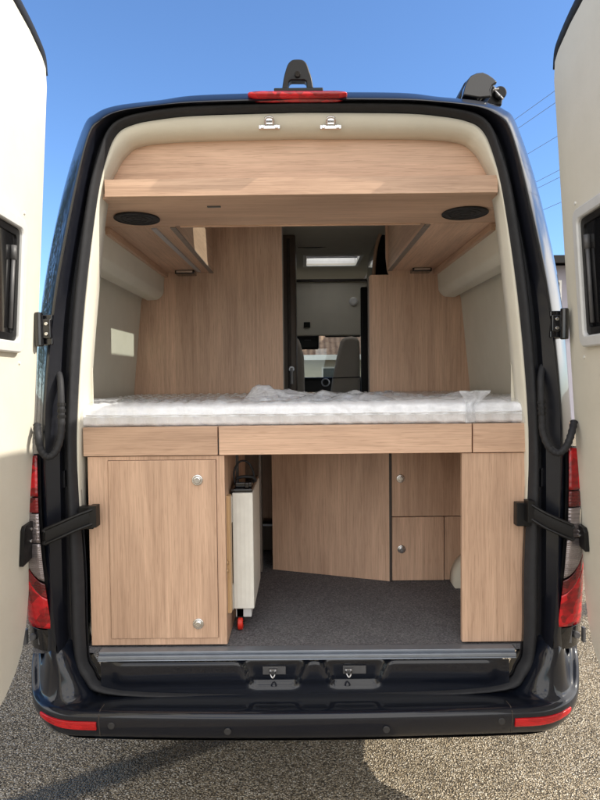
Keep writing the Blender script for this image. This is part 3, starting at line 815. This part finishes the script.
# right post cabinet
pa, pb = P(462, 550, yc).x, P(528, 550, yc).x
rp = obj('end_panel', bx(pa, pb, yc, yc+.02, cz0, ct), M['wood_v'], van, bevel=.0015)
obj('end_panel_side', bx(pb-.02, pb-.001, yc+.0205, .70, fz+.001, zbt-.05), M['wood_v'], rp)
# garage back
p, q = G(273, 569.5, fz), G(390.5, 581.5, fz)
bm = BM(); n2 = Vector((-(q-p).y, (q-p).x, 0)).normalized()
prism(bm, [(p.x,p.y,fz+.001),(q.x,q.y,fz+.001),(q.x,q.y,zbt-.05),(p.x,p.y,zbt-.05)], n2*.016)
obj('divider_panel', bm, M['wood_v'], van)
yd = q.y; dd = D+yd
obj('divider_edge', bx(q.x-.004, q.x+.006, yd-.004, yd+.02, fz+.001, zbt-.05), M['dark_edge'], van)
dw = obj('drawer_cabinet', bx(q.x+.01, .93, yd+.022, yd+.5, fz+.002, zbt-.05), M['dark_edge'], van)
x1 = xx(462, dd)+.12; zs = P(430, 516.5, yd).z; xs2 = P(444.5, 550, yd).x
a = q.x+.008
obj('drawer_front', bx(a, x1, yd, yd+.018, zs+.002, zbt-.055), M['wood_v'], dw, bevel=.0015)
obj('drawer_front', bx(a, xs2-.002, yd, yd+.018, fz+.004, zs-.002), M['wood_v'], dw, bevel=.0015)
obj('drawer_front', bx(xs2+.002, x1, yd+.004, yd+.02, fz+.004, zs-.002), M['wood_v'], dw, bevel=.0015)
for px, py in ((400.5,478.5),(401.5,549)): k = P(px, py, yd); knob(dw, k.x, yd-.0002, k.z)
c = P(488, 590, yd-.12); bm = BM(); tube(bm, [(c.x, yd-.01, fz+.02), (c.x, yd-.10, fz+.02)], .14, 32); 
bmesh.ops.bisect_plane(bm, geom=bm.verts[:]+bm.edges[:]+bm.faces[:], plane_co=(0,0,fz+.001), plane_no=(0,0,-1), clear_outer=True)
bmesh.ops.bisect_plane(bm, geom=bm.verts[:]+bm.edges[:]+bm.faces[:], plane_co=(pa+.019,0,0), plane_no=(-1,0,0), clear_outer=False)
obj('wheel_arch_cover', bm, M['cream'], van, smooth=True)
# left back of garage
obj('garage_bulkhead', bx(-.60, -.06, 1.30, 1.32, fz+.16, zbt-.05), M['wood_v'], van)
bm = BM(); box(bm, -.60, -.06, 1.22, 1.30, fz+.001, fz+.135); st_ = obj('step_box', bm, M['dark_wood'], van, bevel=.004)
obj('step_trim', bx(-.60, -.06, 1.212, 1.222, fz+.136, fz+.146), M['alu'], st_)
obj('garage_post', bx(xx(258.5,2.9), xx(259.5,2.9)+.005, .86, .95, fz+.001, zbt-.05), M['edge'], van)
bm = BM(); tube(bm, [(-.27, .42, fz+.45), (-.27, .42, zbt-.05)], .011, 10); obj('support_tube', bm, M['grey_plastic'], van)

# slim white unit on a caster
du = 2.17; yu = .17
ux0, ux1 = xx(230.5,du), xx(251.5,du); uz0, uz1 = zz(611.5,du), zz(493,du)
un = empty('slim_unit', ((ux0+ux1)/2, yu+.15, fz), 'slim white upright metal unit on a red caster beside the oak cabinet', 'equipment unit')
bm = BM(); box(bm, ux0, ux1, yu, yu+.33, uz0, uz1); obj('casing', bm, M['white_metal'], un, bevel=.004)
bm = BM()
for k in range(1, 5): x = ux0+(ux1-ux0)*k/5; box(bm, x-.0012, x+.0012, yu-.0015, yu+.001, uz0+.01, uz1-.01)
obj('casing_rib', bm, M['white_metal'], un)
bm = BM(); box(bm, ux0-.012, ux0-.001, yu+.02, yu+.33, uz0-.01, uz1-.01); obj('back_plate', bm, M['black'], un, bevel=.002)
for a, b in ((uz1-.012, uz1-.075), (uz1-.06, uz1-.11), (uz0-.004, uz0+.06), (uz0+.05, uz0+.09)):
    w = .016 if b != uz1-.11 and b != uz0+.09 else .009
    bm = BM(); box(bm, ux0-w, ux0-.0005, yu-.001-.002*(w<.01), yu+.03, a, b); obj('corner_bracket', bm, M['white_plastic'], un, bevel=.003)
bm = BM(); box(bm, ux0-.006, ux1-.002, yu+.004, yu+.32, uz1, uz1+.014); box(bm, ux0+.008, ux1-.006, yu+.03, yu+.20, uz1+.014, uz1+.034); box(bm, ux0+.045, ux0+.06, yu+.012, yu+.03, uz1+.014, uz1+.036)
obj('top_cap', bm, M['gloss_black'], un, bevel=.004)
bm = BM()
cx = (ux0+ux1)/2
tube(bm, smooth_path([(ux0+.006,yu+.06,uz1+.02),(ux0+.002,yu+.06,uz1+.07),(cx-.015,yu+.07,uz1+.105),(cx+.015,yu+.08,uz1+.10),(ux1-.004,yu+.09,uz1+.06),(ux1-.004,yu+.10,uz1+.02)], 6), .0038, 8)
tube(bm, smooth_path([(ux0+.012,yu+.05,uz1+.045),(cx,yu+.045,uz1+.052),(ux1-.002,yu+.06,uz1+.046),(ux1+.004,yu+.08,uz1+.03)], 6), .0055, 8)
obj('power_cable', bm, M['rubber'], un, smooth=True)
bm = BM(); box(bm, ux0+.006, ux1-.012, yu+.02, yu+.09, uz0-.038, uz0-.001); ft = obj('foot_block', bm, M['grey_frame'], un, bevel=.003)
bm = BM(); wx, wz, wr = xx(236.5,du), fz+.026, .025
tube(bm, [(wx-.010,yu+.03,wz),(wx-.007,yu+.03,wz),(wx+.007,yu+.03,wz),(wx+.010,yu+.03,wz)], [wr*.8,wr,wr,wr*.8], 24)
obj('caster_wheel', bm, M['red_plastic'], un, smooth=False)
bm = BM(); box(bm, wx-.014, wx+.014, yu+.02, yu+.04, wz+.012, uz0-.004); tube(bm, [(wx-.014,yu+.03,wz),(wx+.014,yu+.03,wz)], .007, 12)
obj('caster_fork', bm, M['black'], un, bevel=.002)

# ------------------------------------------------------------------ mattress under film
mt_z = zz(404.5, d0)
mat = empty('mattress', (0, .8, zbt), 'white quilted mattress still wrapped in crinkled clear plastic on the bed base', 'mattress')
def fr(x, y, s, a=0): return noise.fractal(Vector((x*s, y*s, a)), 1.0, 2.0, 4)
x0m, x1m = P(84, 415, .075).x, P(525, 413, .075).x
x1m = min(x1m, .775)
bm = BM(); prof = []
zlo = zbt+.001
hm = mt_z-zlo
prf = [(.10,zlo),(.074,zlo+.002),(.066,zlo+.012),(.066,zlo+hm*.42),(.062,zlo+hm*.46),(.066,zlo+hm*.5),(.066,zlo+hm*.75),(.074,zlo+hm*.92),(.094,mt_z)]
NX = 160; rows = []
def xat(i, y):          # widen behind the door frame
    t = i/NX; w = ss(.12, .22, y); a = x0m+(-.93-x0m)*w; b = x1m+(.93-x1m)*w; return a+(b-a)*t
for (y, z) in prf:
    rows.append([(xat(i, .1), y + .004*math.sin(i*.9), z) for i in range(NX+1)])
for j in range(1, 61):
    y = .094 + (YP-.01-.094)*(j/60)
    row = []
    for i in range(NX+1):
        x = xat(i, y); qx = abs(math.sin(x*math.pi/.05 + math.sin(y*9)*.8)*math.sin(y*math.pi/.06))
        row.append((x, y, mt_z + .010*qx - .002))
    rows.append(row)
grid(bm, rows)
obj('mattress_body', bm, M['mattress'], mat, smooth=True)
bm = BM(); tube(bm, [(x0m+.01+(x1m-x0m-.02)*i/40, .063, zlo+hm*.56+.001*math.sin(i)) for i in range(41)], .0035, 6); obj('piping', bm, M['mattress'], mat, smooth=True)
# film
bm = BM(); rows = []
NX = 220
def crumple(x, y):
    a = abs(fr(x, y, 5, 1.3)); b = abs(fr(x+9, y*1.6, 13, 4.1)); f = (.35+.45*ss(-.28, -.18, x))*(1-.75*ss(.15, .5, y)); return (.016*(1-a*1.5) + .012*(1-b*1.7))*f
def hump(x, y): 
    h = .020*math.exp(-((x+.02)/.20)**2*1.2 - ((y-.30)/.13)**2) + .020*math.exp(-((x-.30)/.16)**2 - ((y-.25)/.15)**2)
    h += .016*math.exp(-((x-.575)/.035)**2)*ss(.8, .1, y) + .014*math.exp(-((x+.285)/.022)**2)*ss(.5, .1, y)
    h += .012*abs(math.sin(x*math.pi/.05 + math.sin(y*9)*.8))*ss(-.2, -.36, x)*ss(.6, .2, y)
    return h
def xat2(i, y):
    t = i/NX; w = ss(.12, .22, y); a = x0m-.003+(-.925-x0m)*w; b = x1m+.004+(.925-x1m)*w; return a+(b-a)*t
for j in range(10):
    t = j/9; z = zlo+.001+(hm-.008)*t
    rows.append([(xat2(i, .1), .056 - .013*(1-2.2*abs(noise.noise(Vector((xat2(i,.1)*9+z*16, z*10-xat2(i,.1)*3, 3.1)))))-.006*abs(noise.noise(Vector((xat2(i,.1)*34+z*40, z*20, 8)))) + .006*math.exp(-((xat2(i,.1)-.575)/.03)**2)*-1.5 + .016*t**6, z + (.5*crumple(xat2(i,.1), .05) if j else 0)*t) for i in range(NX+1)])
for j in range(1, 71):
    y = .085 + (YP-.02-.085)*(j/70)**1.25
    w = ss(.085, .16, y)
    rows.append([(xat2(i, y), y, mt_z + .004 + crumple(xat2(i, y), y)*(.5+.5*w) + hump(xat2(i, y), y)*(.35+.65*w)) for i in range(NX+1)])
grid(bm, rows)
wrap = obj('plastic_wrap', bm, M['film'], mat, smooth=True); bm = BM()
def interp(x, tab):
    for (a, b), (c, d) in zip(tab, tab[1:]):
        if a <= x <= c: return b+(d-b)*(x-a)/(c-a)
    return tab[-1][1]
crest = [(-.225,.004),(-.185,.050),(-.165,.060),(-.10,.046),(-.02,.030),(.05,.026),(.075,.036),(.13,.022),(.20,.034),(.27,.020),(.34,.004)]
rows = []
for j in range(15):
    t = j/14; row = []
    for i in range(121):
        x = -.225+.565*i/120; h = interp(x, crest)
        n1 = noise.noise(Vector((x*22, t*3, 2.2))); n2 = noise.noise(Vector((x*60+t*9, t*5, 7)))
        prof_ = math.sin(math.pi*min(1, t*1.02))**.8
        y = .17 + .20*t + .02*n1 + .012*n2*prof_
        row.append((x + .012*n1*prof_, y, mt_z + .008 + h*prof_*(1+.18*n1) + .004*n2))
    rows.append(row)
grid(bm, rows)
rows = []
for j in range(25):
    t = j/24; row = []
    for i in range(17):
        u = i/16; w_ = .022+.045*ss(.55, 1, t); x = .575+.03*ss(.5, 1, t) + (u-.5)*2*w_*.8
        n1 = noise.noise(Vector((x*40, t*4, 5)))
        row.append((x, .050 - .004*math.sin(u*9+t*5) - .006*n1 + .05*ss(.6, 1, t), zlo+.004 + (hm+.036)*t + .004*n1))
    rows.append(row)
grid(bm, rows)
obj('wrap_fold', bm, M['film_fold'], wrap, smooth=True)

# ------------------------------------------------------------------ corridor and cab seen through the gap
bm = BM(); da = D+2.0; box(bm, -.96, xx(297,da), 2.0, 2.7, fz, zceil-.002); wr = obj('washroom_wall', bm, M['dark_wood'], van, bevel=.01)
bm = BM(); box(bm, xx(288.5,da), xx(291.5,da), 1.985, 1.999, fz, zceil-.03); obj('door_handle_rail', bm, M['dark_edge'], wr, bevel=.004)
bm = BM(); tube(bm, [(xx(292,da),1.97,zz(368,da)),(xx(292,da),1.97,zz(384,da))], .010, 8); disc(bm, (xx(292,da),1.99,zz(369,da)), (0,-1,0), .02, .02, 12); obj('door_handle', bm, M['alu'], wr)
db = D+2.3
tall = obj('kitchen_tower', bx(xx(361.5,db), .95, 2.3, 2.34, fz, zz(288,db)), M['black'], van, bevel=.01)
obj('tower_edge', bx(xx(368.2,db-.4), xx(370.2,db-.4), 1.9, 1.905, fz, zz(280,db-.4)), M['grey_plastic'], tall)
bm = BM()
prism(bm, [P(x, y, 2.05) for x, y in ((375,262),(377,240),(383,228),(400,225),(400,277),(374,277))], (0,.5,0))
cup = obj('curved_cupboard', bm, M['gloss_black'], van, bevel=.01)
bm = BM(); tube(bm, smooth_path([P(373.5,277,2.03), P(374.5,262,2.03), P(377,244,2.03), P(383,227,2.03)], 5), .012, 8); obj('cupboard_edge', bm, M['wood_v'], cup, smooth=True)
bm = BM(); tube(bm, smooth_path([P(298,247,2.4), P(320,247,2.4), P(350,242,2.4), P(378,234,2.4)], 6), .006, 6); obj('ceiling_piping', bm, M['dark_edge'], van, smooth=True)
dc = D+3.3; zt_ = zz(283, dc); zb_ = zz(336, dc)
bh = obj('cab_bulkhead', bx(-.95, .95, 3.3, 3.34, zb_, zt_), M['olive'], van, bevel=.01)
obj('bulkhead_lip', bx(-.9, .9, 3.27, 3.31, zt_+.001, zt_+.022), M['dark_edge'], bh, bevel=.004)
bm = BM(); c = P(353.5, 301.5, 3.3); tube(bm, [(c.x,3.299,c.z),(c.x,3.285,c.z),(c.x,3.278,c.z)], [.038,.036,.024], 24); obj('reading_lamp', bm, M['white_plastic'], bh)
c = P(307, 325, 3.3); obj('vent_grille', bx(c.x-.028, c.x+.028, 3.29, 3.299, c.z-.025, c.z+.025), M['black'], bh, bevel=.004)
obj('sun_visor', bx(xx(326,dc), xx(362,dc), 3.36, 3.42, zz(337,dc), zz(328,dc)), M['black'], van, bevel=.01)
dm_ = D+3.7
bm = BM(); c = P(308, 341.5, 3.7); box(bm, c.x-.105, c.x+.105, 3.7, 3.74, c.z-.075, c.z+.075)
mi = obj('rear_view_mirror', bm, M['black'], van, bevel=.03, seg=4)
bm = BM(); box(bm, c.x-.035, c.x+.03, 3.693, 3.699, c.z+.006, c.z+.018); obj('mirror_badge', bm, M['grey_plastic'], mi, bevel=.002)
bm = BM(); tube(bm, [(c.x,3.74,c.z+.03),(c.x,3.95,c.z+.16)], .02, 8); obj('mirror_stem', bm, M['black'], mi)
def seat(pts, y, lab=None):
    s = obj('cab_seat', prism(BM(), [P(a, b, y) for a, b in pts], (0,.12,0)), M['seat'], van, bevel=.03, seg=4)
    return s
s1 = seat([(330.5,396),(333,378),(337,358),(341,341),(344,337),(352,336),(358,337.5),(360,343),(360.5,396)], 3.0)
bm = BM(); a, b = P(333,378,2.995), P(360,377,2.995); tube(bm, [a, b], .005, 6); obj('seat_seam', bm, M['dark_edge'], s1)
obj('seat_cushion', bx(P(331,390,3.0).x, P(361,390,3.0).x, 3.02, 3.5, .95, 1.12), M['seat'], s1, bevel=.03)
s2 = seat([(280,396),(280,345),(286,338),(298,337),(301,345),(304,357),(305,396)], 3.0)
obj('seat_cushion', bx(-.40, P(305,390,3.0).x, 3.02, 3.5, .95, 1.12), M['seat'], s2, bevel=.03)
dsh = D+3.9
da_ = obj('dashboard', bx(-.9, .9, 3.9, 4.38, .8, zz(377.5, dsh)), M['black'], van, bevel=.04, seg=4)
c = P(325.5, 382.5, 3.88); bm = BM(); tube(bm, [(c.x+.036*math.cos(2*math.pi*k/24), 3.885, c.z+.036*math.sin(2*math.pi*k/24)) for k in range(25)], .007, 8); obj('air_vent_ring', bm, M['alu'], da_, smooth=True)

# rear wheels
for s in (-1, 1):
    bm = BM(); cx = s*.86; tube(bm, [(cx-.11,1.15,.34),(cx-.10,1.15,.34),(cx+.10,1.15,.34),(cx+.11,1.15,.34)], [.28,.34,.34,.28], 40)
    w = obj('wheel', bm, M['rubber'], van, bevel=.015)
    bm = BM(); tube(bm, [(cx+s*.1105,1.15,.34),(cx+s*.118,1.15,.34)], .20, 32); obj('rim', bm, M['alu'], w, bevel=.01)

# ------------------------------------------------------------------ beyond the van
def house(name, x0, x1, ya, yb_, zw, rise, wall, label, wins, roofm='tiles'):
    h = empty(name, ((x0+x1)/2, (ya+yb_)/2, 0), label, 'house')
    obj('wall', bx(x0, x1, ya, yb_, 0, zw), wall, h)
    ym = (ya+yb_)/2; ov = .55
    bm = BM(); prism(bm, [(x0-ov,ya-ov,zw+.02),(x0-ov,ym,zw+rise),(x0-ov,yb_+ov,zw+.02),(x0-ov,yb_+ov,zw+.16),(x0-ov,ym,zw+rise+.16),(x0-ov,ya-ov,zw+.16)], (x1-x0+2*ov,0,0))
    rf = obj('roof', bm, M[roofm], h)
    obj('fascia', bx(x0-ov, x1+ov, ya-ov-.05, ya-ov-.005, zw-.02, zw+.17), M['white_plastic' if roofm == 'tiles' else 'black'], rf)
    for wx0, wx1, wz0, wz1 in wins:
        f = BM(); t = .06
        box(f, wx0, wx1, ya-.03, ya-.002, wz0, wz0+t); box(f, wx0, wx1, ya-.03, ya-.002, wz1-t, wz1)
        box(f, wx0, wx0+t, ya-.03, ya-.002, wz0+t, wz1-t); box(f, wx1-t, wx1, ya-.03, ya-.002, wz0+t, wz1-t)
        fo = obj('window', f, M['white_plastic'], h)
        obj('pane', bx(wx0+t, wx1-t, ya-.012, ya-.003, wz0+t, wz1-t), M['tint'], fo)
    return h
dh = 20.0
zE = zz(357, dh+D)
house('house', -7, 7.5, dh+.55, dh+8, zE-.1, 2.4, M['stucco'], 'low cream house with tiled roof seen through the windscreen beyond the cab', [(.75,1.75,.8,1.95), (-3.2,-2.0,.8,1.95), (4,5.2,.8,1.95)])
q = P(558, 252, 14.0)
house('house', q.x-3.2, q.x+5, 14.6, 21, q.z-.25, .35, M['lilac'], 'grey rendered two storey house peeping between the van side and right rear door', [(q.x-.6,q.x+.35,q.z-1.75,q.z-.65), (q.x+1.8,q.x+3,q.z-1.75,q.z-.65)], 'grey_plastic')
def unseen_leafmat():
    n = NT('dark_green_leaves'); v = n.coords()
    n.set(Base_Color=n.ramp(n.noise(v, 3, 4), [(.3, (.025,.045,.018)), (.7, (.075,.11,.04))]), Roughness=.6, Specular_IOR_Level=.3); return n.m
M['unseen_leaf'] = unseen_leafmat(); M['unseen_bark'] = plain('unseen_grey_brown_bark', (.10,.075,.055), .9, var=.3, bump=.6, bs=40)
def unseen_tree(x, y, h, r, label):  # unseen trees, added to darken reflections in the left paint
    t = empty('unseen_tree', (x, y, 0), label, 'unseen_tree', 'unseen trees added left of the van')
    bm = BM(); tube(bm, smooth_path([(x,y,0),(x+.1,y,h*.25),(x-.05,y+.1,h*.5),(x,y,h*.8)], 4), [.22-.013*i for i in range(13)], 10)
    for k in range(7):
        a = k*2.4; z = h*(.3+.06*k); tube(bm, [(x,y,z),(x+math.cos(a)*r*.4,y+math.sin(a)*r*.4,z+h*.12),(x+math.cos(a)*r*.75,y+math.sin(a)*r*.75,z+h*.2)], [.09,.06,.02], 6)
    obj('unseen_trunk', bm, M['unseen_bark'], t, smooth=True)
    bm = BM(); rg = random.Random(int(x*31+y*7))
    cl = []
    for k in range(46):
        a = rg.uniform(0, 6.28); u = rg.uniform(-1, 1); q = (1-u*u)**.5*rg.uniform(.5, 1)
        cl.append(Vector((x+r*.8*q*math.cos(a), y+r*.8*q*math.sin(a), h*.60+h*.36*u)))
    for c in cl:
        for k in range(95):
            p = c + Vector((rg.gauss(0,1), rg.gauss(0,1), rg.gauss(0,.8)))*r*.17
            d1 = Vector((rg.uniform(-1,1), rg.uniform(-1,1), rg.uniform(-.6,.6))).normalized(); d2 = d1.cross(Vector((rg.uniform(-1,1), rg.uniform(-1,1), 1))).normalized()
            w_ = rg.uniform(.07,.14)
            bm.faces.new([bm.verts.new(p+d1*w_), bm.verts.new(p+d2*w_*.5), bm.verts.new(p-d1*w_), bm.verts.new(p-d2*w_*.5)])
    obj('unseen_crown', bm, M['unseen_leaf'], t)
unseen_tree(-9.5, 7.5, 7.5, 2.4, 'tall dark green tree added to darken left paint reflections, nearest the van')
unseen_tree(-12.5, 12.5, 8.0, 2.8, 'broad dark green tree added to darken left paint reflections, farther forward')
unseen_tree(-9.0, 3.2, 6.0, 2.0, 'smaller dark green tree added to darken left paint reflections, level with the door')
wires = [((517,118),'uppermost thin cable in the sky between van roof and right door'),((520,127),'second thin cable from the top beside the right rear door'),
         ((531,152),'lone thin cable midway down the sky gap right of the roof'),((540,180),'upper cable of the close pair low in the right sky gap'),((542,186),'lower cable of the close pair low in the right sky gap'),((543,210),'lowest thin cable above the far house beside the van')]
dirw = Vector((-.25, 1, 0))
for (p, lab) in wires:
    o = P(*p, 18.0); bm = BM()
    pts = [o + dirw*t + Vector((0,0,.00035*t*t-.0)) for t in (-13,-9,-6,-3,0,4,8,14,22,35,60)]
    tube(bm, pts, .0075, 6)
    tag(obj('power_line', bm, M['wire'], smooth=True), lab, 'power line', 'overhead power lines right of the van')

# ------------------------------------------------------------------ light
sun_to = Vector((1, -.23, .80)).normalized()
elev = math.asin(sun_to.z); azim = math.atan2(sun_to.x, sun_to.y)     # clockwise from +Y
w = bpy.data.worlds.new('World'); scene.world = w; w.use_nodes = True
nt = w.node_tree; bg = nt.nodes['Background']
sky = nt.nodes.new('ShaderNodeTexSky'); sky.sky_type = 'NISHITA'; sky.sun_disc = False
sky.sun_elevation = elev; sky.sun_rotation = azim; sky.altitude = 100; sky.air_density = 1.0; sky.dust_density = .3; sky.ozone_density = 8.0
SKY = .085
tc = nt.nodes.new('ShaderNodeTexCoord'); sp = nt.nodes.new('ShaderNodeSeparateXYZ'); nt.links.new(tc.outputs['Generated'], sp.inputs[0])
mp = nt.nodes.new('ShaderNodeMapping'); mp.inputs['Scale'].default_value = (1, 1, 2.2); nt.links.new(tc.outputs['Generated'], mp.inputs[0])
nz = nt.nodes.new('ShaderNodeTexNoise'); nz.inputs['Scale'].default_value = 2.6; nz.inputs['Detail'].default_value = 8; nz.inputs['Roughness'].default_value = .58
nt.links.new(mp.outputs[0], nz.inputs['Vector'])
def mr(src, a, b):
    n = nt.nodes.new('ShaderNodeMapRange'); n.interpolation_type = 'SMOOTHSTEP'; n.inputs[1].default_value = a; n.inputs[2].default_value = b
    nt.links.new(src, n.inputs[0]); return n.outputs[0]
def mul(a, b):
    n = nt.nodes.new('ShaderNodeMath'); n.operation = 'MULTIPLY'; nt.links.new(a, n.inputs[0]); nt.links.new(b, n.inputs[1]); return n.outputs[0]
px_ = nt.nodes.new('ShaderNodeMath'); px_.operation = 'MULTIPLY'; px_.inputs[1].default_value = -1.15; nt.links.new(mr(sp.outputs[0], 0, 1), px_.inputs[0])
qq = nt.nodes.new('ShaderNodeMath'); qq.operation = 'ADD'; nt.links.new(sp.outputs[1], qq.inputs[0]); nt.links.new(px_.outputs[0], qq.inputs[1])
mask = mul(mr(nz.outputs['Fac'], .32, .48), mul(mr(qq.outputs[0], -.03, -.30), mr(sp.outputs[2], .0, .08)))  # bright cloud patches added behind and right, out of view, as fill light
cm = nt.nodes.new('ShaderNodeMix'); cm.data_type = 'RGBA'; nt.links.new(mask, cm.inputs[0]); nt.links.new(sky.outputs[0], cm.inputs[6])
cm.inputs[7].default_value = (.80/SKY, .77/SKY, .73/SKY, 1)
nt.links.new(cm.outputs[2], bg.inputs[0]); bg.inputs[1].default_value = SKY
sd = bpy.data.lights.new('sun', 'SUN'); sd.energy = 2.0; sd.angle = R(.5); sd.color = (1, .92, .79)
so = bpy.data.objects.new('sun', sd); COL.objects.link(so); so.location = (8, -2, 9)
so.rotation_euler = (-sun_to).to_track_quat('-Z', 'Y').to_euler()
vs_ = scene.view_settings; vs_.view_transform = 'Standard'; vs_.look = 'None'; vs_.gamma = 1; vs_.exposure = 1.55; vs_.use_curve_mapping = False
scene.cycles.max_bounces = 10; scene.cycles.diffuse_bounces = 6; scene.cycles.transparent_max_bounces = 16
scene.cycles.use_denoising = True
